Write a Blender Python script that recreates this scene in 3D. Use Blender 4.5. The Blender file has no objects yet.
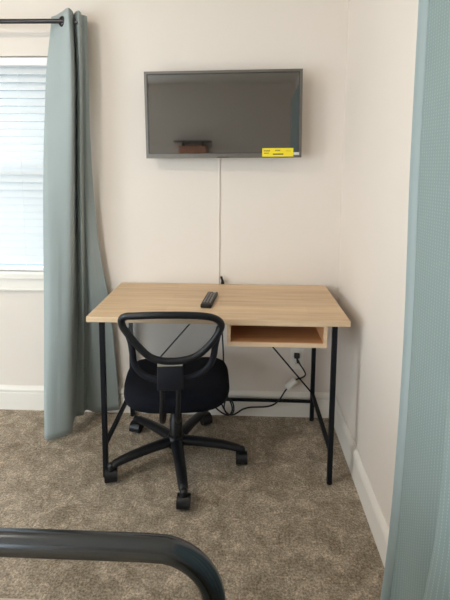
import bpy, bmesh, math, random
from mathutils import Vector, Matrix
random.seed(7)
PI = math.pi
scn = bpy.context.scene
C = scn.collection

# ------------------------------------------------------------------ materials
def new_mat(name):
    m = bpy.data.materials.new(name); m.use_nodes = True
    nt = m.node_tree; b = nt.nodes['Principled BSDF']
    return m, nt, b
def simple(name, col, rough=.5, metal=0., spec=.5, noise=0., nscale=30, bump=0., bscale=200, trans=0.):
    m, nt, b = new_mat(name)
    b.inputs['Base Color'].default_value = (*col, 1); b.inputs['Roughness'].default_value = rough
    b.inputs['Metallic'].default_value = metal; b.inputs['Specular IOR Level'].default_value = spec
    tc = nt.nodes.new('ShaderNodeTexCoord')
    if noise:
        n = nt.nodes.new('ShaderNodeTexNoise'); n.inputs['Scale'].default_value = nscale; n.inputs['Detail'].default_value = 4
        nt.links.new(tc.outputs['Object'], n.inputs['Vector'])
        r = nt.nodes.new('ShaderNodeMix'); r.data_type = 'RGBA'
        r.inputs[6].default_value = (*[c*(1-noise) for c in col], 1); r.inputs[7].default_value = (*[min(1, c*(1+noise)) for c in col], 1)
        nt.links.new(n.outputs['Fac'], r.inputs[0]); nt.links.new(r.outputs[2], b.inputs['Base Color'])
    if bump:
        n = nt.nodes.new('ShaderNodeTexNoise'); n.inputs['Scale'].default_value = bscale
        nt.links.new(tc.outputs['Object'], n.inputs['Vector'])
        bp = nt.nodes.new('ShaderNodeBump'); bp.inputs['Strength'].default_value = bump; bp.inputs['Distance'].default_value = .002
        nt.links.new(n.outputs['Fac'], bp.inputs['Height']); nt.links.new(bp.outputs['Normal'], b.inputs['Normal'])
    if trans:
        t = nt.nodes.new('ShaderNodeBsdfTranslucent'); t.inputs['Color'].default_value = (*col, 1)
        mx = nt.nodes.new('ShaderNodeMixShader'); mx.inputs[0].default_value = trans
        out = nt.nodes['Material Output']
        nt.links.new(b.outputs[0], mx.inputs[1]); nt.links.new(t.outputs[0], mx.inputs[2]); nt.links.new(mx.outputs[0], out.inputs['Surface'])
    return m

M = {}
M['wall'] = simple('painted_wall', (.74, .672, .615), .75, spec=.25, noise=.015, nscale=1.5, bump=.12, bscale=160)
M['ceiling'] = simple('painted_ceiling', (.80, .75, .68), .9, spec=.1)
M['trim'] = simple('white_trim_paint', (.80, .755, .70), .4, spec=.4)
M['blackmetal'] = simple('black_powder_coat', (.006, .007, .010), .5, spec=.2, bump=.1, bscale=600)
M['plastic'] = simple('black_plastic', (.007, .0075, .010), .38, spec=.38, bump=.15, bscale=900)
M['softplastic'] = simple('dark_textured_plastic', (.008, .009, .015), .6, spec=.28, bump=.3, bscale=700)
M['seatfabric'] = simple('black_seat_fabric', (.007, .008, .013), .95, spec=.15, noise=.5, nscale=400, bump=.5, bscale=900)
M['strip'] = simple('grey_beige_strip', (.32, .29, .23), .5)
M['rodmetal'] = simple('bronze_rod_metal', (.035, .033, .035), .35, metal=.7)
M['bedmetal'] = simple('gunmetal_bed_paint', (.085, .09, .098), .2, metal=1, spec=.6, bump=.03, bscale=500)
M['cord'] = simple('black_cord_rubber', (.01, .01, .011), .5)
M['whiteplastic'] = simple('white_plastic', (.78, .76, .72), .4)
M['bezel'] = simple('brushed_grey_bezel', (.15, .135, .12), .42, metal=.6, noise=.1, nscale=80)
M['bezelin'] = simple('dark_bezel_line', (.03, .026, .022), .4)
M['yellow'] = simple('yellow_sticker_paper', (.85, .68, .02), .5)
M['ink'] = simple('dark_sticker_ink', (.09, .07, .02), .6)
M['silver'] = simple('silver_sticker', (.6, .58, .55), .35)
M['remote'] = simple('dark_remote_plastic', (.016, .014, .014), .45, spec=.3)
M['button'] = simple('grey_remote_button', (.24, .21, .20), .5)
M['redbutton'] = simple('red_remote_button', (.42, .12, .08), .5)
M['whitebutton'] = simple('pale_remote_button', (.55, .48, .42), .5)
M['sheet'] = simple('cream_bedding', (.78, .70, .58), .9, spec=.1, noise=.06, nscale=20, bump=.5, bscale=60)
M['blind'] = simple('white_blind_slat', (.88, .89, .90), .5, trans=.5)
M['rail'] = simple('white_blind_rail', (.80, .80, .82), .5)
M['winframe'] = simple('window_vinyl', (.55, .62, .64), .5)
M['door'] = simple('painted_door', (.72, .68, .62), .5)
M['shelfwood'] = simple('brown_shelf_wood', (.50, .22, .13), .5, noise=.2, nscale=12)
M['shelfdark'] = simple('dark_shelf_board', (.04, .03, .028), .5)
M['backdrop'] = simple('dark_backdrop', (.05, .055, .058), .9)
M['outdoor'] = simple('outdoor_ground', (.07, .08, .07), .9, noise=.2, nscale=2)
M['steel'] = simple('brushed_steel', (.4, .4, .4), .3, metal=1)

# TV panel: dark glass
m, nt, b = new_mat('tv_glass')
b.inputs['Base Color'].default_value = (.012, .010, .009, 1); b.inputs['Roughness'].default_value = .035
b.inputs['IOR'].default_value = 2.45; b.inputs['Specular IOR Level'].default_value = .5
M['screen'] = m

# mesh of the chair back: see-through weave
m, nt, b = new_mat('chair_mesh_weave')
b.inputs['Base Color'].default_value = (.06, .062, .065, 1); b.inputs['Roughness'].default_value = .8
tc = nt.nodes.new('ShaderNodeTexCoord'); tr = nt.nodes.new('ShaderNodeBsdfTransparent')
wv = []
for ax in ('X', 'Z'):
    w = nt.nodes.new('ShaderNodeTexWave'); w.bands_direction = ax; w.inputs['Scale'].default_value = 110
    nt.links.new(tc.outputs['Object'], w.inputs['Vector']); wv.append(w)
mx = nt.nodes.new('ShaderNodeMath'); mx.operation = 'MAXIMUM'
nt.links.new(wv[0].outputs['Fac'], mx.inputs[0]); nt.links.new(wv[1].outputs['Fac'], mx.inputs[1])
mr = nt.nodes.new('ShaderNodeMapRange'); mr.inputs['From Min'].default_value = .45; mr.inputs['From Max'].default_value = .95
mr.inputs['To Min'].default_value = .2; mr.inputs['To Max'].default_value = .74
nt.links.new(mx.outputs[0], mr.inputs['Value'])
ms = nt.nodes.new('ShaderNodeMixShader'); nt.links.new(mr.outputs[0], ms.inputs[0])
nt.links.new(tr.outputs[0], ms.inputs[1]); nt.links.new(b.outputs[0], ms.inputs[2]); nt.links.new(ms.outputs[0], nt.nodes['Material Output'].inputs['Surface'])
M['mesh'] = m

# window glass (thin)
m, nt, b = new_mat('window_glass')
tr = nt.nodes.new('ShaderNodeBsdfTransparent'); tr.inputs['Color'].default_value = (.93, .97, .98, 1)
gl = nt.nodes.new('ShaderNodeBsdfGlossy'); gl.inputs['Roughness'].default_value = .02
ms = nt.nodes.new('ShaderNodeMixShader'); ms.inputs[0].default_value = .06
nt.links.new(tr.outputs[0], ms.inputs[1]); nt.links.new(gl.outputs[0], ms.inputs[2]); nt.links.new(ms.outputs[0], nt.nodes['Material Output'].inputs['Surface'])
M['glass'] = m

# light oak desk top: strips of grain along x
def oak(name, c1, c2, c3, strip=True):
    m, nt, b = new_mat(name)
    b.inputs['Roughness'].default_value = .5; b.inputs['Specular IOR Level'].default_value = .35
    tc = nt.nodes.new('ShaderNodeTexCoord'); mp = nt.nodes.new('ShaderNodeMapping'); mp.inputs['Scale'].default_value = (1.2, 22, 22)
    nt.links.new(tc.outputs['Object'], mp.inputs['Vector'])
    n = nt.nodes.new('ShaderNodeTexNoise'); n.inputs['Scale'].default_value = 2.2; n.inputs['Detail'].default_value = 6; n.inputs['Roughness'].default_value = .6
    nt.links.new(mp.outputs[0], n.inputs['Vector'])
    cr = nt.nodes.new('ShaderNodeValToRGB'); e = cr.color_ramp.elements
    e[0].position = .3; e[0].color = (*c1, 1); e[1].position = .7; e[1].color = (*c3, 1)
    k = cr.color_ramp.elements.new(.5); k.color = (*c2, 1)
    nt.links.new(n.outputs['Fac'], cr.inputs[0])
    last = cr.outputs[0]
    if strip:
        br = nt.nodes.new('ShaderNodeTexBrick'); br.inputs['Scale'].default_value = 1
        br.inputs['Brick Width'].default_value = .62; br.inputs['Row Height'].default_value = .092; br.inputs['Mortar Size'].default_value = 0
        br.inputs['Color1'].default_value = (.90, .88, .86, 1); br.inputs['Color2'].default_value = (1.06, 1.06, 1.06, 1); br.offset = .37
        nt.links.new(tc.outputs['Object'], br.inputs['Vector'])
        mu = nt.nodes.new('ShaderNodeMix'); mu.data_type = 'RGBA'; mu.blend_type = 'MULTIPLY'; mu.inputs[0].default_value = 1
        nt.links.new(last, mu.inputs[6]); nt.links.new(br.outputs['Color'], mu.inputs[7]); last = mu.outputs[2]
    nt.links.new(last, b.inputs['Base Color'])
    return m
M['oak'] = oak('light_oak_laminate', (.56, .395, .24), (.66, .485, .315), (.73, .55, .37))
M['oakin'] = oak('oak_bounce_tint', (.42, .20, .09), (.50, .26, .12), (.55, .30, .15), False)  # more orange than the oak: interreflection painted into the colour
M['oakface'] = oak('pale_oak_edge', (.60, .43, .28), (.66, .48, .32), (.70, .52, .36), False)

# carpet
m, nt, b = new_mat('taupe_carpet')
b.inputs['Roughness'].default_value = 1; b.inputs['Specular IOR Level'].default_value = .05
tc = nt.nodes.new('ShaderNodeTexCoord')
def noise_node(scale, detail, rough=.6, dist=0):
    n = nt.nodes.new('ShaderNodeTexNoise'); n.inputs['Scale'].default_value = scale; n.inputs['Detail'].default_value = detail
    n.inputs['Roughness'].default_value = rough; n.inputs['Distortion'].default_value = dist
    nt.links.new(tc.outputs['Object'], n.inputs['Vector']); return n
nb = noise_node(7, 8, .72, 1.0); nm = noise_node(22, 7, .75, 1.2); nf = noise_node(130, 3, .75)
def ramp(src, p0, c0, p1, c1):
    r = nt.nodes.new('ShaderNodeValToRGB'); r.color_ramp.elements[0].position = p0; r.color_ramp.elements[0].color = (*c0, 1)
    r.color_ramp.elements[1].position = p1; r.color_ramp.elements[1].color = (*c1, 1); nt.links.new(src, r.inputs[0]); return r
r1 = ramp(nb.outputs['Fac'], .38, (.36, .30, .23), .60, (.56, .475, .38))
r2 = ramp(nm.outputs['Fac'], .47, (.90, .89, .88), .66, (1.42, 1.42, 1.42))
r3 = ramp(nf.outputs['Fac'], .38, (.55, .54, .53), .64, (1.28, 1.28, 1.28))
def mul(a, c):
    k = nt.nodes.new('ShaderNodeMix'); k.data_type = 'RGBA'; k.blend_type = 'MULTIPLY'; k.inputs[0].default_value = 1
    nt.links.new(a, k.inputs[6]); nt.links.new(c, k.inputs[7]); return k.outputs[2]
nt.links.new(mul(mul(r1.outputs[0], r2.outputs[0]), r3.outputs[0]), b.inputs['Base Color'])
ad = nt.nodes.new('ShaderNodeMath'); ad.operation = 'ADD'; nt.links.new(nf.outputs['Fac'], ad.inputs[0]); nt.links.new(nm.outputs['Fac'], ad.inputs[1])
bp = nt.nodes.new('ShaderNodeBump'); bp.inputs['Strength'].default_value = .8; bp.inputs['Distance'].default_value = .012
nt.links.new(ad.outputs[0], bp.inputs['Height']); nt.links.new(bp.outputs['Normal'], b.inputs['Normal'])
M['carpet'] = m

# curtain fabric with stitched dotted rows (uv in metres along / up the cloth)
def curtain_mat(name, base, dot, amount, spacing):
    m, nt, b = new_mat(name)
    b.inputs['Roughness'].default_value = .85; b.inputs['Specular IOR Level'].default_value = .15; b.inputs['Sheen Weight'].default_value = .15
    uv = nt.nodes.new('ShaderNodeUVMap'); uv.uv_map = 'UVMap'
    sep = nt.nodes.new('ShaderNodeSeparateXYZ'); nt.links.new(uv.outputs[0], sep.inputs[0])
    def cell(src, size, duty):
        a = nt.nodes.new('ShaderNodeMath'); a.operation = 'DIVIDE'; a.inputs[1].default_value = size; nt.links.new(src, a.inputs[0])
        f = nt.nodes.new('ShaderNodeMath'); f.operation = 'FRACT'; nt.links.new(a.outputs[0], f.inputs[0])
        l = nt.nodes.new('ShaderNodeMath'); l.operation = 'LESS_THAN'; l.inputs[1].default_value = duty; nt.links.new(f.outputs[0], l.inputs[0])
        return l.outputs[0]
    p = nt.nodes.new('ShaderNodeMath'); p.operation = 'MULTIPLY'
    nt.links.new(cell(sep.outputs[0], spacing, .2), p.inputs[0]); nt.links.new(cell(sep.outputs[1], spacing*.8, .55), p.inputs[1])
    q = nt.nodes.new('ShaderNodeMath'); q.operation = 'MULTIPLY'; q.inputs[1].default_value = amount; nt.links.new(p.outputs[0], q.inputs[0])
    n = nt.nodes.new('ShaderNodeTexNoise'); n.inputs['Scale'].default_value = 5; nt.links.new(uv.outputs[0], n.inputs['Vector'])
    mxb = nt.nodes.new('ShaderNodeMix'); mxb.data_type = 'RGBA'
    mxb.inputs[6].default_value = (*[c*.94 for c in base], 1); mxb.inputs[7].default_value = (*[c*1.06 for c in base], 1); nt.links.new(n.outputs['Fac'], mxb.inputs[0])
    mxc = nt.nodes.new('ShaderNodeMix'); mxc.data_type = 'RGBA'; mxc.inputs[7].default_value = (*dot, 1)
    nt.links.new(mxb.outputs[2], mxc.inputs[6]); nt.links.new(q.outputs[0], mxc.inputs[0]); nt.links.new(mxc.outputs[2], b.inputs['Base Color'])
    bp = nt.nodes.new('ShaderNodeBump'); bp.inputs['Strength'].default_value = .3; bp.inputs['Distance'].default_value = .001
    nt.links.new(p.outputs[0], bp.inputs['Height']); nt.links.new(bp.outputs['Normal'], b.inputs['Normal'])
    t = nt.nodes.new('ShaderNodeBsdfTranslucent'); nt.links.new(mxc.outputs[2], t.inputs['Color'])
    ms = nt.nodes.new('ShaderNodeMixShader'); ms.inputs[0].default_value = .12
    nt.links.new(b.outputs[0], ms.inputs[1]); nt.links.new(t.outputs[0], ms.inputs[2]); nt.links.new(ms.outputs[0], nt.nodes['Material Output'].inputs['Surface'])
    return m
M['curtainA'] = curtain_mat('sage_curtain_cloth', (.36, .415, .42), (.43, .485, .49), .35, .009)
M['curtainB'] = curtain_mat('shaded_curtain_cloth', (.27, .335, .33), (.43, .56, .56), .45, .010)  # same cloth as the left curtain, colour darkened for the dimmer side

M['hem'] = simple('lit_curtain_hem', (.47, .535, .54), .8, spec=.1, trans=.2)  # hem paler than the cloth: window light painted into its colour
# lamp dome
m, nt, b = new_mat('lit_lamp_glass')
b.inputs['Base Color'].default_value = (.9, .88, .84, 1)
b.inputs['Emission Color'].default_value = (1.0, .89, .76, 1); b.inputs['Emission Strength'].default_value = 150
M['lamp'] = m

# ------------------------------------------------------------------ helpers
def obj(name, bm, mat, parent=None, smooth=False, mats=None):
    me = bpy.data.meshes.new(name); bmesh.ops.recalc_face_normals(bm, faces=bm.faces)
    bm.to_mesh(me); bm.free()
    for k in (mats or [mat]): me.materials.append(k)
    o = bpy.data.objects.new(name, me); C.objects.link(o)
    if parent is not None: o.parent = parent
    if smooth:
        for p in me.polygons: p.use_smooth = True
        try: me.set_sharp_from_angle(angle=math.radians(50))
        except Exception: pass
    return o
def empty(name, loc=(0, 0, 0), rz=0):
    o = bpy.data.objects.new(name, None); C.objects.link(o); o.empty_display_size = .05
    o.location = loc; o.rotation_euler = (0, 0, rz); return o
def tag(o, label=None, cat=None, group=None, kind=None):
    if label: o['label'] = label
    if cat: o['category'] = cat
    if group: o['group'] = group
    if kind: o['kind'] = kind
    return o
def box(bm, lo, hi, bev=0., seg=2, mi=0):
    t = bmesh.new(); bmesh.ops.create_cube(t, size=1)
    s = [hi[i]-lo[i] for i in range(3)]; c = [(hi[i]+lo[i])/2 for i in range(3)]
    for v in t.verts: v.co = Vector([v.co[i]*s[i]+c[i] for i in range(3)])
    if bev: bmesh.ops.bevel(t, geom=list(t.edges), offset=bev, segments=seg, profile=.5, affect='EDGES')
    merge(bm, t, mi)
def merge(bm, t, mi=0, mat=None):
    if mat is not None: bmesh.ops.transform(t, matrix=mat, verts=t.verts)
    vm = {v: bm.verts.new(v.co) for v in t.verts}
    for f in t.faces:
        try:
            nf = bm.faces.new([vm[v] for v in f.verts]); nf.material_index = mi; nf.smooth = f.smooth
        except ValueError: pass
    t.free()
def catmull(pts, n=8, closed=False):
    P = [Vector(p) for p in pts]; out = []; N = len(P)
    rng = N if closed else N-1
    for i in range(rng):
        g = (lambda k: P[k % N]) if closed else (lambda k: P[max(0, min(N-1, k))])
        a, b_, c, d = g(i-1), g(i), g(i+1), g(i+2)
        for j in range(n):
            t = j/n
            out.append(.5*((2*b_)+(c-a)*t+(2*a-5*b_+4*c-d)*t*t+(3*b_-a-3*c+d)*t**3))
    if not closed: out.append(P[-1])
    return out
def tube(bm, pts, r, seg=12, closed=False, ref=None, ry=None, taper=None, square=False, mi=0):
    """sweep: r half-width across ref-perpendicular, ry half-width along ref"""
    P = [Vector(p) for p in pts]; N = len(P); rings = []
    up = Vector(ref) if ref is not None else None
    prev = None
    for i in range(N):
        if closed: t = (P[(i+1) % N]-P[i-1])
        else: t = P[min(N-1, i+1)]-P[max(0, i-1)]
        t.normalize()
        if up is not None:
            u = up-t*up.dot(t)
            u.normalize()
        elif prev is None:
            a = Vector((0, 0, 1)) if abs(t.z) < .9 else Vector((1, 0, 0)); u = a-t*a.dot(t); u.normalize()
        else:
            u = prev-t*prev.dot(t); u.normalize()
        prev = u; w = t.cross(u)
        k = taper(i/(N-1)) if taper else 1
        a_, b_ = r*k, (ry if ry is not None else r)*k
        ring = []
        if square:
            for sx, sy in ((-1, -1), (1, -1), (1, 1), (-1, 1)): ring.append(bm.verts.new(P[i]+w*sx*a_+u*sy*b_))
        else:
            for s in range(seg):
                th = 2*PI*s/seg; ring.append(bm.verts.new(P[i]+w*math.cos(th)*a_+u*math.sin(th)*b_))
        rings.append(ring)
    n = len(rings[0])
    for i in range(N if closed else N-1):
        A, B = rings[i], rings[(i+1) % N]
        for s in range(n):
            f = bm.faces.new([A[s], A[(s+1) % n], B[(s+1) % n], B[s]]); f.material_index = mi
    if not closed:
        for R_ in (rings[0][::-1], rings[-1]):
            f = bm.faces.new(R_); f.material_index = mi
def lathe(bm, prof, seg=24, c=(0, 0, 0), mi=0):
    rings = []
    for r, z in prof:
        if r < 1e-6: rings.append([bm.verts.new((c[0], c[1], c[2]+z))])
        else: rings.append([bm.verts.new((c[0]+r*math.cos(2*PI*s/seg), c[1]+r*math.sin(2*PI*s/seg), c[2]+z)) for s in range(seg)])
    for A, B in zip(rings[:-1], rings[1:]):
        for s in range(seg):
            q = [A[s % len(A)], A[(s+1) % seg % len(A)], B[(s+1) % seg % len(B)], B[s % len(B)]]
            u = []
            for v in q:
                if v not in u: u.append(v)
            if len(u) > 2:
                f = bm.faces.new(u); f.material_index = mi
def cyl(bm, p0, p1, r, seg=16, mi=0): tube(bm, [p0, p1], r, seg, mi=mi)

# ------------------------------------------------------------------ the room
D, XR, ZC = 2.320, .526, 2.44
XL, YB = -3.2, -2.1
WX0, WX1, WZ0, WZ1 = -1.90, -1.0, .775, 1.942   # window opening
bm = bmesh.new(); box(bm, (XL-.1, YB-.1, -.06), (XR+.12, D+.15, 0)); tag(obj('floor', bm, M['carpet']), kind='structure')
bm = bmesh.new(); box(bm, (XL-.1, YB-.1, ZC), (XR+.12, D+.15, ZC+.1)); tag(obj('ceiling', bm, M['ceiling']), kind='structure')
bm = bmesh.new()
box(bm, (XL-.1, D, 0), (WX0, D+.15, ZC)); box(bm, (WX1, D, 0), (XR+.12, D+.15, ZC))
box(bm, (WX0, D, 0), (WX1, D+.15, WZ0)); box(bm, (WX0, D, WZ1), (WX1, D+.15, ZC))
tag(obj('wall_back', bm, M['wall']), kind='structure')
bm = bmesh.new(); box(bm, (XR, YB, 0), (XR+.12, D, ZC)); tag(obj('wall_right', bm, M['wall']), kind='structure')
PY0, PY1, PZ1 = -1.5, .5, 2.1   # unseen glazed door added in the left wall for fill light
bm = bmesh.new(); box(bm, (XL-.1, YB, 0), (XL, PY0, ZC)); box(bm, (XL-.1, PY1, 0), (XL, D, ZC)); box(bm, (XL-.1, PY0, PZ1), (XL, PY1, ZC))
tag(obj('wall_left', bm, M['wall']), kind='structure')
fill_patio = tag(empty('fill_door', (XL, 0, 0)), kind='structure'); PM = (PY0+PY1)/2
bm = bmesh.new()
for y0, y1, z0, z1 in ((PY0, PY0+.06, 0, PZ1), (PY1-.06, PY1, 0, PZ1), (PY0, PY1, 0, .06), (PY0, PY1, PZ1-.06, PZ1), (PM-.04, PM+.04, 0, PZ1)): box(bm, (-.08, y0, z0), (-.03, y1, z1))
obj('door_frame', bm, M['winframe'], fill_patio)
for y0, y1 in ((PY0+.06, PM-.04), (PM+.04, PY1-.06)):
    bm = bmesh.new(); box(bm, (-.058, y0, .06), (-.054, y1, PZ1-.06)); obj('pane', bm, M['glass'], fill_patio)
SX0, SX1, SZ0, SZ1 = -3.1, -1.72, .5, 2.15   # unseen window added behind the camera for fill daylight
bm = bmesh.new(); box(bm, (XL-.1, YB-.1, 0), (SX0, YB, ZC)); box(bm, (SX1, YB-.1, 0), (XR+.12, YB, ZC)); box(bm, (SX0, YB-.1, 0), (SX1, YB, SZ0)); box(bm, (SX0, YB-.1, SZ1), (SX1, YB, ZC))
tag(obj('wall_front', bm, M['wall']), kind='structure')
fill_win = tag(empty('fill_window', (0, YB, 0)), kind='structure')
bm = bmesh.new(); SM = (SX0+SX1)/2
for x0, x1, z0, z1 in ((SX0, SX0+.05, SZ0, SZ1), (SX1-.05, SX1, SZ0, SZ1), (SX0, SX1, SZ0, SZ0+.05), (SX0, SX1, SZ1-.05, SZ1), (SM-.025, SM+.025, SZ0, SZ1)): box(bm, (x0, -.08, z0), (x1, -.03, z1))
obj('window_frame', bm, M['winframe'], fill_win)
for x0, x1 in ((SX0+.05, SM-.025), (SM+.025, SX1-.05)):
    bm = bmesh.new(); box(bm, (x0, -.058, SZ0+.05), (x1, -.054, SZ1-.05)); obj('pane', bm, M['glass'], fill_win)

def baseboard(name, a, b_, nrm):
    """profile swept from a to b, nrm points into the room"""
    prof = [(0, 0), (.014, 0), (.014, .100), (.011, .104), (.011, .110), (.017, .114), (.017, .121), (.012, .130), (.006, .137), (.004, .141), (0, .141)]
    bm = bmesh.new(); n = Vector(nrm); R_ = []
    for p in (Vector(a), Vector(b_)): R_.append([bm.verts.new(p+n*d+Vector((0, 0, z))) for d, z in prof])
    k = len(prof)
    for s in range(k): bm.faces.new([R_[0][s], R_[0][(s+1) % k], R_[1][(s+1) % k], R_[1][s]])
    bm.faces.new(R_[0]); bm.faces.new(R_[1][::-1])
    tag(obj(name, bm, M['trim']), kind='structure')
baseboard('baseboard_back', (XL, D, 0), (XR, D, 0), (0, -1, 0))
baseboard('baseboard_right', (XR, D-.017, 0), (XR, YB, 0), (-1, 0, 0))
baseboard('baseboard_left', (XL, D-.017, 0), (XL, PY1, 0), (1, 0, 0))

# window
win = tag(empty('window_1', (0, 0, 0)), kind='structure')
bm = bmesh.new(); fy0, fy1 = D+.085, D+.13
box(bm, (WX0, fy0, WZ0), (WX0+.045, fy1, WZ1)); box(bm, (WX1-.045, fy0, WZ0), (WX1, fy1, WZ1))
box(bm, (WX0, fy0, WZ1-.045), (WX1, fy1, WZ1)); box(bm, (WX0, fy0, WZ0), (WX1, fy1, WZ0+.05)); box(bm, (WX0, fy0-.008, 1.362), (WX1, fy1, 1.400))
obj('window_frame', bm, M['winframe'], win)
for z0, z1 in ((WZ0+.05, 1.362), (1.40, WZ1-.045)):
    bm = bmesh.new(); box(bm, (WX0+.045, D+.105, z0), (WX1-.045, D+.109, z1)); obj('pane', bm, M['glass'], win)
bm = bmesh.new()
box(bm, (WX0-.05, D-.030, WZ0-.012), (WX1+.05, D, WZ0+.022), .005); box(bm, (WX0, D, WZ0-.001), (WX1, D+.085, WZ0+.021))
obj('window_sill', bm, M['trim'], win)
bm = bmesh.new(); box(bm, (WX0-.03, D-.014, .697), (WX1+.03, D, WZ0-.012), .003); box(bm, (WX0-.035, D-.020, .697), (WX1+.035, D, .707), .003)
obj('apron', bm, M['trim'], win)

# blind
bl = tag(empty('window_blind', ((WX0+WX1)/2, D+.045, WZ0)), 'white horizontal slat blind lowered over the bright window left of the sage curtain', 'blind')
ox, oy, oz = bl.location
def L(p): return (p[0]-ox, p[1]-oy, p[2]-oz)
bm = bmesh.new(); box(bm, L((WX0+.008, D+.015, WZ1-.045)), L((WX1-.008, D+.07, WZ1-.003)), .004); obj('headrail', bm, M['rail'], bl)
pitch, ztop = .0405, WZ1-.066
ns = 27; slat_me = None
for i in range(ns):
    z = ztop-i*pitch
    if z < WZ0+.055: break
    if slat_me is None:
        bm = bmesh.new(); W2 = (WX1-WX0)/2-.010; rows = []
        tilt = math.radians(52)
        for s in range(7):
            t = (s/6-.5)*.050; cv = .0035*(1-(s/3-1)**2)
            yy = t*math.cos(tilt)-cv*math.sin(tilt); zz = -t*math.sin(tilt)*-1+cv*math.cos(tilt)
            rows.append([(yy, zz)])
        V = [[bm.verts.new((x, r[0][0], r[0][1])) for x in (-W2, W2)] for r in rows]
        V2 = [[bm.verts.new((x, r[0][0]+.0012, r[0][1]-.0018)) for x in (-W2, W2)] for r in rows]
        for s in range(6):
            bm.faces.new([V[s][0], V[s][1], V[s+1][1], V[s+1][0]]); bm.faces.new([V2[s][0], V2[s+1][0], V2[s+1][1], V2[s][1]])
        for s in (0, 6): bm.faces.new([V[s][0], V[s][1], V2[s][1], V2[s][0]])
        for k in (0, 1): bm.faces.new([V[s][k] for s in range(7)]+[V2[s][k] for s in range(6, -1, -1)])
        o = obj('slat', bm, M['blind'], bl); slat_me = o.data
    else:
        o = bpy.data.objects.new('slat', slat_me); C.objects.link(o); o.parent = bl
    o.location = (0, 0, z-oz)
bm = bmesh.new(); box(bm, L((WX0+.010, D+.022, WZ0+.024)), L((WX1-.010, D+.068, WZ0+.042)), .004); obj('bottom_rail', bm, M['rail'], bl)
for x in (-1.18, -1.72):
    bm = bmesh.new(); cyl(bm, L((x, D+.020, WZ0+.03)), L((x, D+.020, WZ1-.04)), .0009, 6); obj('lift_cord', bm, M['rail'], bl)

# ground outside the window
bm = bmesh.new(); box(bm, (-14, D+.3, -.5), (10, D+22, -.4)); tag(obj('ground_outside', bm, M['outdoor']), kind='structure')
bm = bmesh.new(); box(bm, (-12, 9.0, -.4), (6, 9.2, 4.2)); tag(obj('backdrop_wall', bm, M['backdrop']), kind='structure')  # wall added outside to darken the view between the blind slats

# ------------------------------------------------------------------ curtain rod, left
rod = tag(empty('curtain_rod', (-1.45, 2.20, 2.075)), 'dark bronze curtain rod above the window, running into the sage curtain', 'curtain rod')
bm = bmesh.new(); cyl(bm, (-.80, 0, 0), (.25, 0, 0), .0122, 16); obj('thick_tube', bm, M['rodmetal'], rod, True)
bm = bmesh.new(); cyl(bm, (.25, 0, 0), (.625, 0, 0), .0112, 16); cyl(bm, (.235, 0, 0), (.262, 0, 0), .0128, 16); obj('thin_tube', bm, M['rodmetal'], rod, True)
for x in (-.66, .645):
    bm = bmesh.new(); box(bm, (x-.006, -.012, -.014), (x+.006, .1185, -.004)); box(bm, (x-.012, .1145, -.04), (x+.012, .1195, .03), .002)
    obj('bracket', bm, M['rodmetal'], rod)
for x in (-.82,):
    bm = bmesh.new(); lathe(bm, [(0, -.03), (.012, -.025), (.018, -.008), (.016, .012), (.010, .02), (0, .021)], 18)
    bmesh.ops.transform(bm, matrix=Matrix.Translation((x, 0, 0)) @ Matrix.Rotation(PI/2, 4, 'Y'), verts=bm.verts); obj('finial', bm, M['rodmetal'], rod, True)

# ------------------------------------------------------------------ curtains
def cloth(name, levels, mat, parent, nz=60, per=7, thick=.0022, wob=.002, seed=1, hem=None):
    """levels: list of (z, [(x,y)...]) from top to bottom; interpolated smoothly"""
    rnd = random.Random(seed); zs = [l[0] for l in levels]
    K = len(levels[0][1])
    ph = [rnd.uniform(0, 6) for _ in range(K*3)]
    def at(z):
        for i in range(len(levels)-1):
            if z <= zs[i] and z >= zs[i+1]:
                t = (zs[i]-z)/(zs[i]-zs[i+1])
                g = lambda k: levels[max(0, min(len(levels)-1, k))][1]
                res = []
                for k in range(K):
                    a, b_, c, d = (Vector(g(i-1)[k]), Vector(g(i)[k]), Vector(g(i+1)[k]), Vector(g(i+2)[k]))
                    res.append(.5*((2*b_)+(c-a)*t+(2*a-5*b_+4*c-d)*t*t+(3*b_-a-3*c+d)*t**3))
                return res
        return [Vector(p) for p in levels[-1][1]]
    bm = bmesh.new(); uvl = bm.loops.layers.uv.new('UVMap'); grid = []; us = []
    z0, z1 = zs[0], zs[-1]
    for j in range(nz+1):
        z = z0+(z1-z0)*j/nz; cp = at(min(z0, max(z1, z)))
        pl = catmull([(p.x, p.y, 0) for p in cp], per)
        row = []; acc = 0; u = []
        for i, p in enumerate(pl):
            if i: acc += (pl[i]-pl[i-1]).length
            u.append(acc); kk = i/per
            dx = wob*math.sin(z*4.1+ph[int(kk) % K]+kk)*(z0-z)/(z0-z1); dy = wob*math.sin(z*5.7+ph[(int(kk)+K) % (2*K)]+kk*1.3)*.8*(z0-z)/(z0-z1)
            row.append(bm.verts.new((p.x+dx*.5, p.y+dy, z)))
        grid.append(row); us.append(u)
    # arc length of the bottom row keeps the stitching rows on the same thread
    for j in range(nz):
        for i in range(len(grid[0])-1):
            f = bm.faces.new([grid[j][i], grid[j+1][i], grid[j+1][i+1], grid[j][i+1]]); f.smooth = True
            for l, (jj, ii) in zip(f.loops, ((j, i), (j+1, i), (j+1, i+1), (j, i+1))):
                l[uvl].uv = (us[nz//2][ii], grid[jj][0].co.z)
    me = bpy.data.meshes.new(name); bm.to_mesh(me); bm.free(); me.materials.append(mat)
    o = bpy.data.objects.new(name, me); C.objects.link(o)
    if parent: o.parent = parent
    s = o.modifiers.new('thick', 'SOLIDIFY'); s.thickness = thick; s.offset = 0
    return o
cur = tag(empty('curtain', (0, 0, 0)), 'sage green grommet curtain hanging beside the window, left of the desk', 'curtain')
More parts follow.
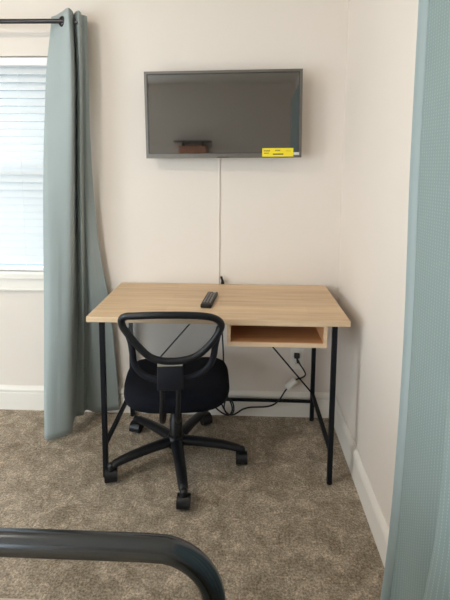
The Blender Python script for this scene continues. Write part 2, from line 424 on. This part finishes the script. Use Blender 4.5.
lv = [
 (2.122, [(-.964, 2.285), (-.930, 2.262), (-.880, 2.212), (-.829, 2.160), (-.826, 2.205), (-.840, 2.262), (-.822, 2.225), (-.793, 2.195), (-.792, 2.225), (-.800, 2.250), (-.795, 2.260), (-.788, 2.265), (-.780, 2.280)]),
 (1.85, [(-.960, 2.195), (-.930, 2.182), (-.880, 2.165), (-.817, 2.142), (-.822, 2.200), (-.836, 2.255), (-.816, 2.215), (-.790, 2.188), (-.795, 2.222), (-.803, 2.252), (-.797, 2.258), (-.789, 2.260), (-.780, 2.275)]),
 (1.45, [(-.968, 2.145), (-.935, 2.135), (-.885, 2.130), (-.824, 2.135), (-.834, 2.190), (-.842, 2.252), (-.826, 2.215), (-.805, 2.192), (-.808, 2.225), (-.812, 2.255), (-.804, 2.258), (-.794, 2.258), (-.778, 2.275)]),
 (1.0, [(-.976, 2.118), (-.940, 2.106), (-.890, 2.118), (-.841, 2.140), (-.850, 2.195), (-.858, 2.250), (-.838, 2.222), (-.814, 2.198), (-.816, 2.230), (-.818, 2.256), (-.802, 2.248), (-.782, 2.256), (-.754, 2.276)]),
 (.60, [(-.980, 2.098), (-.945, 2.074), (-.895, 2.088), (-.850, 2.118), (-.862, 2.180), (-.866, 2.240), (-.846, 2.224), (-.822, 2.210), (-.830, 2.240), (-.822, 2.264), (-.790, 2.246), (-.750, 2.260), (-.698, 2.280)]),
 (.030, [(-.964, 2.012), (-.938, 1.996), (-.892, 2.020), (-.848, 2.064), (-.868, 2.130), (-.880, 2.200), (-.862, 2.215), (-.843, 2.222), (-.850, 2.250), (-.840, 2.276), (-.790, 2.254), (-.735, 2.268), (-.662, 2.288)])]
cloth('cloth_panel', lv, M['curtainA'], cur, seed=3)
# grommet where the rod enters the cloth, others hidden in the folds
def grommet(parent, c, nrm):
    bm = bmesh.new(); q = Vector(nrm).to_track_quat('Z', 'Y').to_matrix().to_4x4()
    pts = [(math.cos(a)*.020, math.sin(a)*.020, 0) for a in [2*PI*k/28 for k in range(28)]]
    tube(bm, pts, .0055, 8, closed=True, ref=(0, 0, 1), ry=.004)
    bmesh.ops.transform(bm, matrix=Matrix.Translation(c) @ q, verts=bm.verts); obj('grommet', bm, M['rodmetal'], parent, True)
grommet(cur, (-.876, 2.197, 2.073), (-.7, -1, 0))
grommet(cur, (-.842, 2.225, 2.070), (1, .05, 0)); grommet(cur, (-.806, 2.232, 2.070), (1, .1, 0))

# right-hand curtain beside the camera
cur2 = tag(empty('curtain', (0, 0, 0)), 'shade-darkened curtain with dotted stitching close to the viewer along the right wall', 'curtain')
def rc(dx0, dy0, amp):
    pts = [(.432+dx0, 1.150+dy0), (.441+dx0, 1.147+dy0), (.453+dx0*.8, 1.140+dy0*.7), (.458, 1.100), (.470, 1.020), (.484, .930)]
    y = .86; s = -1
    while y > -1.45:
        pts.append((.455+s*amp*.8, y)); y -= .065; s = {-1: 0, 0: 1, 1: .01, .01: -1}[s]
    return pts
lv = [(2.12, rc(-.001, .0, .035)), (1.4, rc(.000, 0, .035)), (.95, rc(.008, 0, .038)), (.62, rc(.006, 0, .042)), (.35, rc(-.006, -.01, .046)), (.03, rc(-.030, -.02, .05))]
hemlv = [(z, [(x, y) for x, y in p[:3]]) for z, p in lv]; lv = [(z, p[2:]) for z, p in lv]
lv[-1][1][3] = (.505, .975); lv[-1][1][4] = (.410, .905); lv[-2][1][3] = (.495, .965); lv[-2][1][4] = (.418, .900)
cloth('cloth_panel', lv, M['curtainB'], cur2, nz=70, seed=9, wob=0.0)
tag(cloth('hem', hemlv, M['hem'], cur2, nz=70, per=4, seed=9, wob=0.0), 'turned edge of the curtain, window light painted in')
rod2 = tag(empty('curtain_rod', (.445, .15, 2.075)), 'dark bronze curtain rod on the right wall holding the right-hand curtain', 'curtain rod')
bm = bmesh.new(); cyl(bm, (0, -1.75, 0), (0, 1.06, 0), .009, 16); obj('thick_tube', bm, M['rodmetal'], rod2, True)
for y in (-1.70, 1.02):
    bm = bmesh.new(); box(bm, (-.008, y-.006, -.014), (.080, y+.006, -.004)); box(bm, (.076, y-.012, -.04), (.081, y+.012, .03), .002); obj('bracket', bm, M['rodmetal'], rod2)

# ------------------------------------------------------------------ desk
DX0, DX1, DY0, DY1, DZ = -.6442, .4574, 1.7606, 2.3092, .75
desk = tag(empty('desk', (-.0934, 2.035, 0)), 'light oak topped desk with thin black metal legs and an open cubby', 'desk')
ex, ey, _ = desk.location
def Q(x, y, z): return (x-ex, y-ey, z)
bm = bmesh.new(); box(bm, Q(DX0, DY0, DZ-.0235), Q(DX1, DY1, DZ), .0015); obj('desktop', bm, M['oak'], desk)
# cubby: hollow box, thin orange inner faces paint in light bounced between the oak boards
cx0, cx1, cz0, cz1, cy0, cy1, th = -.052, .366, .630, DZ-.0235, DY0+.010, DY0+.33, .015
bm = bmesh.new()
box(bm, Q(cx0, cy0, cz0), Q(cx1, cy1, cz0+.018)); box(bm, Q(cx0, cy0, cz0+.018), Q(cx0+th, cy1, cz1-.006)); box(bm, Q(cx1-th, cy0, cz0+.018), Q(cx1, cy1, cz1-.006))
box(bm, Q(cx0, cy0, cz1-.006), Q(cx1, cy1, cz1)); box(bm, Q(cx0+th, cy1-.012, cz0+.018), Q(cx1-th, cy1, cz1-.006))
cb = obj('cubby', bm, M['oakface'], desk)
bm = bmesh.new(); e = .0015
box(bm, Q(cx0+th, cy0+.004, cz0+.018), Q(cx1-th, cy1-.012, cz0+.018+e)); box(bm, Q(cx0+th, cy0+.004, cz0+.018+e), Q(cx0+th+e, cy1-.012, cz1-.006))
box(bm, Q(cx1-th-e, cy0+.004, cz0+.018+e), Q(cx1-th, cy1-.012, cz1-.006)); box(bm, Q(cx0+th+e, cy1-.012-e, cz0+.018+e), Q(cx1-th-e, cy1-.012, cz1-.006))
obj('bounce_skin', bm, M['oakin'], cb)
lx = (-.588, .401); ly = (DY0+.034, DY1-.030); h = .0105
for x in lx:
    for y in ly:
        bm = bmesh.new(); box(bm, Q(x-h, y-h, .004), Q(x+h, y+h, DZ-.024), .002); lg = obj('leg', bm, M['blackmetal'], desk)
        bm = bmesh.new(); lathe(bm, [(0, 0), (.011, 0), (.012, .002), (.012, .005), (0, .005)], 14, Q(x, y, 0)); obj('foot', bm, M['plastic'], lg)
for x in lx:
    bm = bmesh.new(); box(bm, Q(x-.009, ly[0]+h, .145), Q(x+.009, ly[1]-h, .163), .002); obj('side_bar', bm, M['blackmetal'], desk)
    bm = bmesh.new(); box(bm, Q(x-.009, ly[0]+h, DZ-.044), Q(x+.009, ly[1]-h, DZ-.0245), .002); obj('top_rail', bm, M['blackmetal'], desk)
bm = bmesh.new(); box(bm, Q(lx[0]+h, ly[1]-.008, .103), Q(lx[1]-h, ly[1]+.008, .117), .002); obj('cross_bar', bm, M['blackmetal'], desk)
for xa, xb in ((-.285, lx[0]+.008), (.094, lx[1]-.008)):
    bm = bmesh.new(); y = ly[1]-h-.004
    # rods rise steeply to the rear edge of the top
    s = 1 if xb > xa else -1
    top = (xb-s*(xb-xa)*s*s*1.0, y, .0)
    slope = (.53-.169)/(abs(.399-.094)); run = (DZ-.026-.169)/slope
    tube(bm, [Q(xb, y, .169), Q(xb-s*run, y, DZ-.026)], .0042, 10); obj('brace', bm, M['blackmetal'], desk, True)

# ------------------------------------------------------------------ television on its mount
tvw, tvh = .7806, .4259; yaw, tilt, roll = .028, .0159, .0117
tv = tag(empty('television', (-.094, 2.22, 1.6349)), 'flat grey-framed television with a yellow sticker, mounted above the desk', 'television')
X = Vector((math.cos(yaw), -math.sin(yaw), 0)); Nn = Vector((-math.sin(yaw)*math.cos(tilt), -math.cos(tilt)*math.cos(yaw), -math.sin(tilt)))
Z = (-Nn).cross(X)*-1; Z = Z if Z.z > 0 else -Z
X2 = X*math.cos(roll)+Z*math.sin(roll); Z2 = Z*math.cos(roll)-X*math.sin(roll)
tv.rotation_euler = Matrix((X2, -Nn, Z2)).transposed().to_euler()
a, c = tvw/2, tvh/2; bz, bb = .013, .022
bm = bmesh.new()
# bezel ring with slim depth
for lo, hi in (((-a, 0, c-bz), (a, .028, c)), ((-a, 0, -c), (a, .028, -c+bb)), ((-a, 0, -c+bb), (-a+bz, .028, c-bz)), ((a-bz, 0, -c+bb), (a, .028, c-bz))): box(bm, lo, hi, .0012)
obj('bezel', bm, M['bezel'], tv)
bm = bmesh.new(); k = .004
for lo, hi in (((-a+bz, .0008, c-bz-k), (a-bz, .004, c-bz)), ((-a+bz, .0008, -c+bb), (a-bz, .004, -c+bb+k*.6)), ((-a+bz, .0008, -c+bb+k*.6), (-a+bz+k, .004, c-bz-k)), ((a-bz-k, .0008, -c+bb+k*.6), (a-bz, .004, c-bz-k))): box(bm, lo, hi)
obj('inner_lip', bm, M['bezelin'], tv)
bm = bmesh.new(); box(bm, (-a+bz, .004, -c+bb), (a-bz, .008, c-bz)); obj('screen', bm, M['screen'], tv)
bm = bmesh.new(); box(bm, (-a+.006, .012, -c+.006), (a-.006, .034, c-.006), .006); box(bm, (-.26, .034, -.18), (.26, .052, .10), .008); obj('rear_cover', bm, M['plastic'], tv)
# sticker with its print
sx0, sx1, sz0, sz1 = .196, .350, -c+.005, -c+.047
bm = bmesh.new(); box(bm, (sx0, -.0012, sz0), (sx1, .0006, sz1)); box(bm, (sx0, .0006, -c+.024), (sx1, .0036, sz1)); stk = obj('sticker', bm, M['yellow'], tv); tag(stk, 'yellow sticker with small dark print')
bm = bmesh.new()
def pr(u0, u1, v0, v1): box(bm, (sx0+(sx1-sx0)*u0, -.0020, sz0+(sz1-sz0)*v0), (sx0+(sx1-sx0)*u1, -.0012, sz0+(sz1-sz0)*v1))
for u in range(6): pr(.05+u*.035, .072+u*.035, .60+.02*(u % 2), .76)
for u in range(4): pr(.06+u*.04, .085+u*.04, .34, .46)
pr(.34, .68, .22, .36)
for u in range(4): pr(.42+u*.042, .447+u*.042, .64, .78)
for u in range(5): pr(.76+u*.032, .775+u*.032, .62, .68)
obj('print', bm, M['ink'], stk)
bm = bmesh.new(); box(bm, (sx1+.001, -.0008, -c+.013), (a-bz+.001, .0036, -c+.026)); tag(obj('small_label', bm, M['silver'], tv), 'silver label beside the yellow sticker')
bm = bmesh.new(); box(bm, (-.03, -.0012, -c+.001), (.03, .004, -c+.006), .001); obj('sensor_bump', bm, M['bezelin'], tv)
mt = tag(empty('wall_mount', (-.094, D-.001, 1.62)), 'black television bracket fixed to the wall behind the television', 'wall mount')
bm = bmesh.new(); box(bm, (-.06, -.012, -.11), (.06, 0, .11), .002); obj('wall_plate', bm, M['blackmetal'], mt)
bm = bmesh.new(); box(bm, (-.018, -.050, -.05), (.018, -.012, .05), .003); obj('arm', bm, M['blackmetal'], mt)
# cable cover strip running from the television down to the desk
bm = bmesh.new(); box(bm, (-.119, D-.006, .62), (-.111, D-.0002, 1.62), .001)
tag(obj('cable_cover', bm, M['wall']), 'slim white cable cover strip running down the wall below the television', 'cable cover')

# ------------------------------------------------------------------ remote on the desk
rem = tag(empty('remote_control', (-.1415, 1.998, DZ), math.radians(-5)), 'black remote control lying on the oak desktop behind the chair', 'remote control')
bm = bmesh.new(); box(bm, (-.0255, -.104, .0005), (.0255, .104, .019), .006, 3); obj('body', bm, M['remote'], rem, True)
for r_ in range(9):
    for q in range(3):
        z = .0188; y = .070-r_*.017-(.004 if r_ > 3 else 0); x = (q-1)*.0135
        bm = bmesh.new(); box(bm, (x-.0043, y-.0045, z), (x+.0043, y+.0045, z+.0022), .001, 1); obj('button', bm, M['button'], rem)
bm = bmesh.new(); box(bm, (-.018, .084, .0188), (-.008, .094, .0212), .001, 1); tag(obj('button', bm, M['redbutton'], rem), 'red power button')
bm = bmesh.new(); box(bm, (.004, .085, .0188), (.018, .094, .0212), .001, 1); tag(obj('button', bm, M['whitebutton'], rem), 'pale button')

# ------------------------------------------------------------------ outlet and cords
out = tag(empty('wall_outlet', (.318, D, .335)), 'white wall outlet under the right half of the desk', 'outlet')
bm = bmesh.new(); box(bm, (-.036, -.006, -.060), (.036, -.0003, .060), .002); obj('cover_plate', bm, M['whiteplastic'], out)
for dz in (-.026, .026):
    bm = bmesh.new(); box(bm, (-.017, -.009, dz-.017), (.017, -.006, dz+.017), .003); so = obj('socket', bm, M['trim'], out)
    bm = bmesh.new(); box(bm, (-.0075, -.0094, dz-.004), (-.0055, -.009, dz+.006)); box(bm, (.0055, -.0094, dz-.004), (.0075, -.009, dz+.006)); obj('slots', bm, M['cord'], so)
bm = bmesh.new(); lathe(bm, [(0, 0), (.003, 0), (.003, .002), (0, .002)], 10); bmesh.ops.transform(bm, matrix=Matrix.Translation((0, -.006, 0)) @ Matrix.Rotation(PI/2, 4, 'X'), verts=bm.verts); obj('screw', bm, M['steel'], out)

pc = tag(empty('power_cord', (.3, 2.28, .0)), 'black power cord with white connector, plugged in under the desk and coiled', 'power cord')
px_, py_, pz_ = pc.location
def W(x, y, z): return (x-px_, y-py_, z-pz_)
bm = bmesh.new(); box(bm, W(.299, D-.034, .347), W(.329, D-.0095, .373), .005, 2)
bm2 = [W(.314, D-.030, .352), W(.316, D-.034, .338), W(.318, D-.036, .325)]; tube(bm, bm2, .006, 10); obj('plug', bm, M['cord'], pc, True)
# short lead with the white connector
lead = catmull([W(.316, D-.034, .345), W(.330, D-.036, .318), W(.352, D-.038, .285), W(.360, D-.040, .262), W(.345, D-.042, .247), W(.318, D-.044, .238), W(.300, D-.046, .228)], 8)
bm = bmesh.new(); tube(bm, lead, .0042, 8); obj('lead', bm, M['cord'], pc, True)
bm = bmesh.new(); p0, p1 = Vector(W(.308, D-.046, .236)), Vector(W(.262, D-.048, .186))
tube(bm, [p0, p0.lerp(p1, .08), p0.lerp(p1, .92), p1], .0195, 12, taper=lambda t: .7 if t in (0., 1.) else 1); tag(obj('connector', bm, M['whiteplastic'], pc, True), 'white connector block')
run = [W(.264, D-.048, .188), W(.246, D-.050, .162), W(.222, D-.052, .122), W(.190, D-.052, .092), W(.150, D-.054, .080), W(.105, D-.056, .078), W(.060, D-.058, .076), W(.022, D-.062, .066), W(-.004, D-.070, .052),
       W(-.030, D-.080, .044), W(-.062, D-.085, .052), W(-.078, D-.083, .085), W(-.070, D-.078, .125), W(-.050, D-.078, .135), W(-.030, D-.080, .108), W(-.026, D-.083, .068),
       W(-.042, D-.085, .046), W(-.070, D-.086, .066), W(-.092, D-.082, .115), W(-.072, D-.078, .150), W(-.046, D-.078, .120), W(-.034, D-.082, .074), W(-.055, D-.085, .044), W(-.105, D-.082, .066), W(-.140, D-.078, .112),
       W(-.110, D-.072, .170), W(-.090, D-.064, .24), W(-.084, D-.058, .34), W(-.092, D-.046, .50), W(-.098, D-.020, .62), W(-.098, D-.0065, .70), W(-.099, D-.0065, .748)]
bm = bmesh.new(); tube(bm, catmull(run, 8), .0042, 8); obj('cord', bm, M['cord'], pc, True)
bm = bmesh.new(); tube(bm, [W(-.099, D-.0068, .745), W(-.098, D-.008, .757), W(-.096, D-.013, .772)], .0035, 8); obj('tip_lead', bm, M['cord'], pc, True)
bm = bmesh.new(); box(bm, (-.006, -.005, -.023), (.006, .005, .021), .002); bmesh.ops.transform(bm, matrix=Matrix.Translation(W(-.0945, D-.024, .776)) @ Matrix.Rotation(math.radians(-16), 4, 'Y') @ Matrix.Rotation(math.radians(10), 4, 'X'), verts=bm.verts)
tag(obj('cable_end', bm, M['cord'], pc), 'cable end poking up behind the desktop')

# ------------------------------------------------------------------ office chair
ch = tag(empty('office_chair', (-.293, 1.93, 0), math.radians(6)), 'black mesh-back office chair on castors tucked in front of the desk', 'chair')
# five-star base
bm = bmesh.new(); lathe(bm, [(0, .066), (.034, .066), (.042, .074), (.043, .112), (.036, .124), (.028, .128), (0, .128)], 28); base = obj('base', bm, M['plastic'], ch, True)
R0 = .310
for k in range(5):
    a_ = math.radians(-4-6+72*k); d = Vector((math.cos(a_), math.sin(a_), 0))
    bm = bmesh.new(); P = [d*.025+Vector((0, 0, .098)), d*.12+Vector((0, 0, .097)), d*.22+Vector((0, 0, .090)), d*.285+Vector((0, 0, .080)), d*(R0-.008)+Vector((0, 0, .072))]
    tube(bm, catmull(P, 5), .029, 12, ref=(0, 0, 1), ry=.022, taper=lambda t: 1-.36*t)
    lathe(bm, [(0, .052), (.013, .052), (.0165, .058), (.0165, .078), (.011, .086), (0, .088)], 16, tuple(d*R0))
    obj('base_arm', bm, M['plastic'], base, True)
    # caster: hood with twin wheels
    cr_ = d*R0; sw = a_+random.uniform(-.5, .5)+PI/2
    sw = {0: 1.5, 1: 2.0, 2: 1.2, 3: 1.7, 4: 1.45}[k]
    mm = Matrix.Translation(cr_) @ Matrix.Rotation(sw, 4, 'Z')
    bm = bmesh.new(); t = bmesh.new()
    hood = []
    for s in range(13):
        th_ = -.42+(PI+.84)*(s/12); hood.append((math.cos(th_)*.031, math.sin(th_)*.031+.0285))
    for wdt, rr in ((.0265, 1.0),):
        A = [t.verts.new((x, -wdt, z)) for x, z in hood]; B = [t.verts.new((x, wdt, z)) for x, z in hood]
        for s in range(12): t.faces.new([A[s], A[s+1], B[s+1], B[s]])
        t.faces.new(A); t.faces.new(B[::-1])
    merge(bm, t); cyl(bm, (0, 0, .045), (0, 0, .064), .006, 10)
    bmesh.ops.transform(bm, matrix=mm, verts=bm.verts); cas = obj('caster', bm, M['plastic'], ch, True)
    for sy in (-1, 1):
        bm = bmesh.new(); lathe(bm, [(0, -.0075), (.018, -.0075), (.0235, -.005), (.0245, 0), (.0235, .005), (.018, .0075), (0, .0075)], 22)
        bmesh.ops.transform(bm, matrix=mm @ Matrix.Translation((0, sy*.0185, .0245)) @ Matrix.Rotation(PI/2, 4, 'X'), verts=bm.verts); obj('wheel', bm, M['softplastic'], cas, True)
bm = bmesh.new(); lathe(bm, [(0, .10), (.030, .10), (.030, .20), (.026, .205), (.026, .27), (.014, .272), (.014, .335), (0, .335)], 24); obj('gas_column', bm, M['plastic'], ch, True)
bm = bmesh.new(); box(bm, (-.075, -.11, .312), (.075, .10, .336), .008); obj('seat_plate', bm, M['blackmetal'], ch)
bm = bmesh.new(); tube(bm, [(.07, .02, .335), (.17, .02, .328), (.20, .02, .322)], .005, 8); box(bm, (.19, .012, .314), (.235, .028, .326), .004); obj('height_lever', bm, M['plastic'], ch, True)
# seat
bm = bmesh.new(); rings = []; hw, hd, n_ = .243, .228, 56
prof = [(.0, .352), (.5, .352), (.84, .352), (.94, .358), (.985, .370), (1.0, .388), (.992, .406), (.965, .420), (.90, .430), (.75, .435), (.45, .433), (0, .431)]
for s, z in prof:
    ring = []
    for i in range(n_):
        th_ = 2*PI*i/n_; cc, ss = math.cos(th_), math.sin(th_); e_ = 2/3.4
        x = hw*s*math.copysign(abs(cc)**e_, cc); y = hd*s*math.copysign(abs(ss)**e_, ss)
        yf = y/hd; x *= 1+.03*yf; zz = z - (.03*max(0, yf-.55)**2*4 if s > .5 else .0) + (.006*abs(x/hw)**2 if z > .4 else 0)
        ring.append(bm.verts.new((x+.008, y+.025, zz-.018)))
    rings.append(ring)
for A, B in zip(rings[:-1], rings[1:]):
    for i in range(n_):
        if A is rings[0]:
            bm.faces.new([A[i], B[i], B[(i+1) % n_], A[(i+1) % n_]])
        else: bm.faces.new([A[i], A[(i+1) % n_], B[(i+1) % n_], B[i]])
bmesh.ops.remove_doubles(bm, verts=bm.verts, dist=1e-5)
obj('seat', bm, M['seatfabric'], ch, True)
# back: measured outline in the back's plane (px offsets scaled to metres)
def bp_(px, py, fwd=0.):
    u = (px-171.5)*.00388; z = .831-(py-311)*.00420
    y = -.268-.045*(z-.5)/.3+.35*u*u*2.2+fwd
    return Vector((u-.002, y, z))
up_loop = [(136, 316.5), (153, 315.2), (171, 315), (190, 315.8), (206, 318), (216, 321.5), (221.5, 327), (220.5, 334), (214, 343.5), (205, 352.5), (196, 358.5), (184, 361.5), (172, 362.3), (160, 361.3), (149, 357.5), (139, 348.5), (130, 338), (123, 328.5), (122, 321), (127, 317.5)]
bm = bmesh.new(); tube(bm, catmull([bp_(*p) for p in up_loop], 6, True), .0145, 12, closed=True, ref=(0, 1, 0), ry=.012); bf = obj('back_frame', bm, M['plastic'], ch, True)
arc = [(125.5, 331), (130, 343), (131.5, 355), (132.5, 365), (136.5, 373), (144, 379), (153, 382), (162, 383.2), (170, 383.5), (180, 383), (192, 381), (203, 376.5), (211, 369), (214.5, 360), (216, 349), (219, 337), (220.5, 331)]
bm = bmesh.new(); tube(bm, catmull([bp_(px, py, .006) for px, py in arc], 6), .0135, 12, ref=(0, 1, 0), ry=.010); tag(obj('lower_frame', bm, M['softplastic'], ch, True))
# mesh stretched in the upper loop
bm = bmesh.new(); lp = catmull([bp_(*p, .002) for p in up_loop], 4, True); cen = bp_(171.5, 337, .002)
prev = None; R_ = []
for s in (1, .8, .6, .4, .2):
    row = []
    for p in lp:
        q = cen.lerp(p, s); q.y = -.268-.045*(q.z-.5)/.3+.77*q.x*q.x+.002; row.append(bm.verts.new(q))
    R_.append(row)
cv = bm.verts.new(cen); nl = len(lp)
for A, B in zip(R_[:-1], R_[1:]):
    for i in range(nl): bm.faces.new([A[i], A[(i+1) % nl], B[(i+1) % nl], B[i]])
for i in range(nl): bm.faces.new([R_[-1][i], R_[-1][(i+1) % nl], cv])
mo = obj('back_mesh', bm, M['mesh'], ch, True)
# bracket, strip and J bars
pz0, pz1 = bp_(170, 391).z, bp_(170, 362.5).z; pxa, pxb = bp_(156.5, 0).x, bp_(183, 0).x
bm = bmesh.new(); box(bm, (pxa, -.292, pz0), (pxb, -.262, pz1-.017), .006, 3); br_ = obj('back_bracket', bm, M['softplastic'], ch, True)
bm = bmesh.new(); box(bm, (pxa+.002, -.291, pz1-.018), (pxb-.002, -.262, pz1+.001), .002); tag(obj('bracket_strip', bm, M['strip'], br_), 'grey beige strip along the top of the bracket')
for px, end in ((161.5, 1), (178, 1)):
    x = bp_(px, 0).x
    bm = bmesh.new(); tube(bm, catmull([(x, -.277, pz0+.03), (x, -.280, pz0-.05), (x-.003, -.278, pz0-.105), (x-.003, -.262, pz0-.145), (x, -.225, pz0-.162), (x, -.15, pz0-.158), (x*.9, -.08, .335)], 6), .0085, 10, ref=(1, 0, 0), ry=.0105); obj('back_bar', bm, M['plastic'], ch, True)

# ------------------------------------------------------------------ bed in front of the camera
TY, TZ, TR = .70, .7085, .0215
bed = tag(empty('bed_frame', (-.75, -.3, 0)), 'dark gunmetal tubular bed frame, rounded footboard corner in the foreground', 'bed')
bx, by, _ = bed.location
def B_(x, y, z): return (x-bx, y-by, z)
RX, LX = -.040, -1.44
def hoop(y, top, r=.105):
    pts = [B_(LX, y, 0), B_(LX, y, .3), B_(LX, y, top-r-.02)]
    for k in range(1, 9): a_ = PI/2*k/9; pts.append(B_(LX+r-r*math.cos(a_), y, top-r+r*math.sin(a_)))
    pts += [B_(LX+r+.02, y, top), B_(-1.0, y, top), B_(-.5, y, top), B_(RX-r-.02, y, top)]
    for k in range(1, 9): a_ = PI/2*k/9; pts.append(B_(RX-r+r*math.sin(a_), y, top-r+r*math.cos(a_)))
    pts += [B_(RX, y, top-r-.02), B_(RX, y, .3), B_(RX, y, .0)]
    bm = bmesh.new(); tube(bm, pts, TR, 24, ref=(0, 1, 0)); return bm
obj('footboard_tube', hoop(TY, TZ), M['bedmetal'], bed, True)
obj('headboard_tube', hoop(-1.36, 1.05), M['bedmetal'], bed, True)
for y in (TY, -1.36):
    bm = bmesh.new(); cyl(bm, B_(LX, y, .28), B_(RX, y, .28), .014, 14); obj('cross_rail', bm, M['bedmetal'], bed, True)
for x in (LX, RX):
    bm = bmesh.new(); box(bm, B_(x-.014, -1.36, .26), B_(x+.014, TY, .32), .004); obj('side_rail', bm, M['bedmetal'], bed)
for k in range(8):
    y = -1.2+k*.25; bm = bmesh.new(); box(bm, B_(LX, y-.02, .312), B_(RX, y+.02, .326), .003); obj('slat', bm, M['bedmetal'], bed)
for k in range(5):
    x = LX+(RX-LX)*(k+1)/6; bm = bmesh.new(); cyl(bm, B_(x, -1.36, .28), B_(x, -1.36, 1.05), .008, 10); obj('headboard_bar', bm, M['bedmetal'], bed, True)
# mattress with bedding
bm = bmesh.new(); nx, ny = 40, 50; mx0, mx1, my0, my1, mz0, mz1 = LX+.035, RX-.055, -1.32, .674, .327, .660
def mtop(u, v):
    e_ = min(u, 1-u, v*1.5, (1-v)*1.5); f = min(1, e_/.03)
    return mz1-.035*(1-math.sqrt(max(0, 1-(1-f)**2)))-.035*max(0, (u-.80)/.20)**1.5+.004*math.sin(u*23+v*9)*min(1, e_*12)
G = [[bm.verts.new((mx0+(mx1-mx0)*i/nx, my0+(my1-my0)*j/ny, mtop(i/nx, j/ny))) for j in range(ny+1)] for i in range(nx+1)]
for i in range(nx):
    for j in range(ny): bm.faces.new([G[i][j], G[i+1][j], G[i+1][j+1], G[i][j+1]])
edge = [G[i][0] for i in range(nx)]+[G[nx][j] for j in range(ny)]+[G[i][ny] for i in range(nx, 0, -1)]+[G[0][j] for j in range(ny, 0, -1)]
low = [bm.verts.new((v.co.x, v.co.y, mz0)) for v in edge]
for i in range(len(edge)): bm.faces.new([edge[i], edge[(i+1) % len(edge)], low[(i+1) % len(edge)], low[i]])
bm.faces.new(low)
tag(obj('mattress', bm, M['sheet'], None, True), 'cream covered mattress on the bed frame, its edge at the bottom left corner', 'mattress')

# ------------------------------------------------------------------ things behind the camera, seen in the screen
sh = tag(empty('wall_shelf', (-.95, YB+.001, 1.49)), 'small brown wall shelf under a dark ledge, reflected low in the television', 'shelf')
bm = bmesh.new(); box(bm, (-.20, 0, -.09), (.20, .14, .05), .003); obj('cabinet_box', bm, M['shelfwood'], sh)
bm = bmesh.new(); box(bm, (-.27, 0, .10), (.27, .16, .125), .003); obj('shelf_board', bm, M['shelfdark'], sh)
for x in (-.15, .14):
    bm = bmesh.new(); box(bm, (x, .002, .05), (x+.01, .13, .10)); obj('support', bm, M['shelfdark'], sh)

# ------------------------------------------------------------------ ceiling light
cl = tag(empty('ceiling_light', (-1.42, .85, ZC)), 'round ceiling light glowing warm above the bed', 'ceiling light')
bm = bmesh.new(); lathe(bm, [(0, 0), (.15, 0), (.15, -.018), (.14, -.022), (0, -.022)], 32); obj('base', bm, M['rail'], cl, True)
bm = bmesh.new(); lathe(bm, [(.085, -.022), (.084, -.040), (.072, -.058), (.050, -.071), (.024, -.077), (0, -.078)], 32); obj('lamp_dome', bm, M['lamp'], cl, True)

# ------------------------------------------------------------------ sky
w = bpy.data.worlds.new('World'); scn.world = w; w.use_nodes = True; nt = w.node_tree
bg = nt.nodes['Background']; bg.inputs['Color'].default_value = (.90, .95, 1.0, 1); 
tcw = nt.nodes.new('ShaderNodeTexCoord'); sw_ = nt.nodes.new('ShaderNodeSeparateXYZ'); nt.links.new(tcw.outputs['Generated'], sw_.inputs[0])
mw = nt.nodes.new('ShaderNodeMapRange'); mw.inputs['From Min'].default_value = -.6; mw.inputs['From Max'].default_value = .6   # brighter sky on the side behind the camera
mw.inputs['To Min'].default_value = 10; mw.inputs['To Max'].default_value = 5.2; nt.links.new(sw_.outputs['Y'], mw.inputs['Value']); nt.links.new(mw.outputs[0], bg.inputs['Strength'])
pl = bpy.data.lights.new('window_portal', 'AREA'); pl.shape = 'RECTANGLE'; pl.size = WX1-WX0; pl.size_y = WZ1-WZ0; pl.cycles.is_portal = True
po = bpy.data.objects.new('window_portal', pl); C.objects.link(po); po.location = ((WX0+WX1)/2, D+.14, (WZ0+WZ1)/2); po.rotation_euler = (-PI/2, 0, 0)
pl2 = bpy.data.lights.new('fill_window_portal', 'AREA'); pl2.shape = 'RECTANGLE'; pl2.size = SX1-SX0; pl2.size_y = SZ1-SZ0; pl2.cycles.is_portal = True
po2 = bpy.data.objects.new('fill_window_portal', pl2); C.objects.link(po2); po2.location = (SM, YB-.09, (SZ0+SZ1)/2); po2.rotation_euler = (PI/2, 0, 0)
pl3 = bpy.data.lights.new('fill_door_portal', 'AREA'); pl3.shape = 'RECTANGLE'; pl3.size = PZ1; pl3.size_y = PY1-PY0; pl3.cycles.is_portal = True
po3 = bpy.data.objects.new('fill_door_portal', pl3); C.objects.link(po3); po3.location = (XL-.09, PM, PZ1/2); po3.rotation_euler = (0, -PI/2, 0)

# ------------------------------------------------------------------ camera (fitted: focal 439.5 px, principal point (225.2, 218.2))
F, CX, CY = 439.466, 225.187, 218.236
cam = bpy.data.cameras.new('camera'); co = bpy.data.objects.new('camera', cam); C.objects.link(co)
cam.sensor_fit = 'HORIZONTAL'; cam.sensor_width = 36; cam.lens = F*36/450
cam.shift_x = (225-CX)/450; cam.shift_y = -(300-CY)/450; cam.clip_start = .02
yw, pt, rl = -.0352382, .1177872, -.0066447
f = Vector((math.sin(yw)*math.cos(pt), math.cos(yw)*math.cos(pt), -math.sin(pt))); r = Vector((math.cos(yw), -math.sin(yw), 0)); d = f.cross(r)
r2 = r*math.cos(rl)+d*math.sin(rl); d2 = d*math.cos(rl)-r*math.sin(rl)
co.matrix_world = Matrix.Translation((0, 0, 1.380843)) @ Matrix((r2, -d2, -f)).transposed().to_4x4()
scn.camera = co
scn.view_settings.view_transform = 'Standard'; scn.view_settings.look = 'None'; scn.view_settings.gamma = 1; scn.view_settings.use_curve_mapping = False
scn.view_settings.exposure = .14
scn.cycles.max_bounces = 16; scn.cycles.diffuse_bounces = 8; scn.cycles.transparent_max_bounces = 16
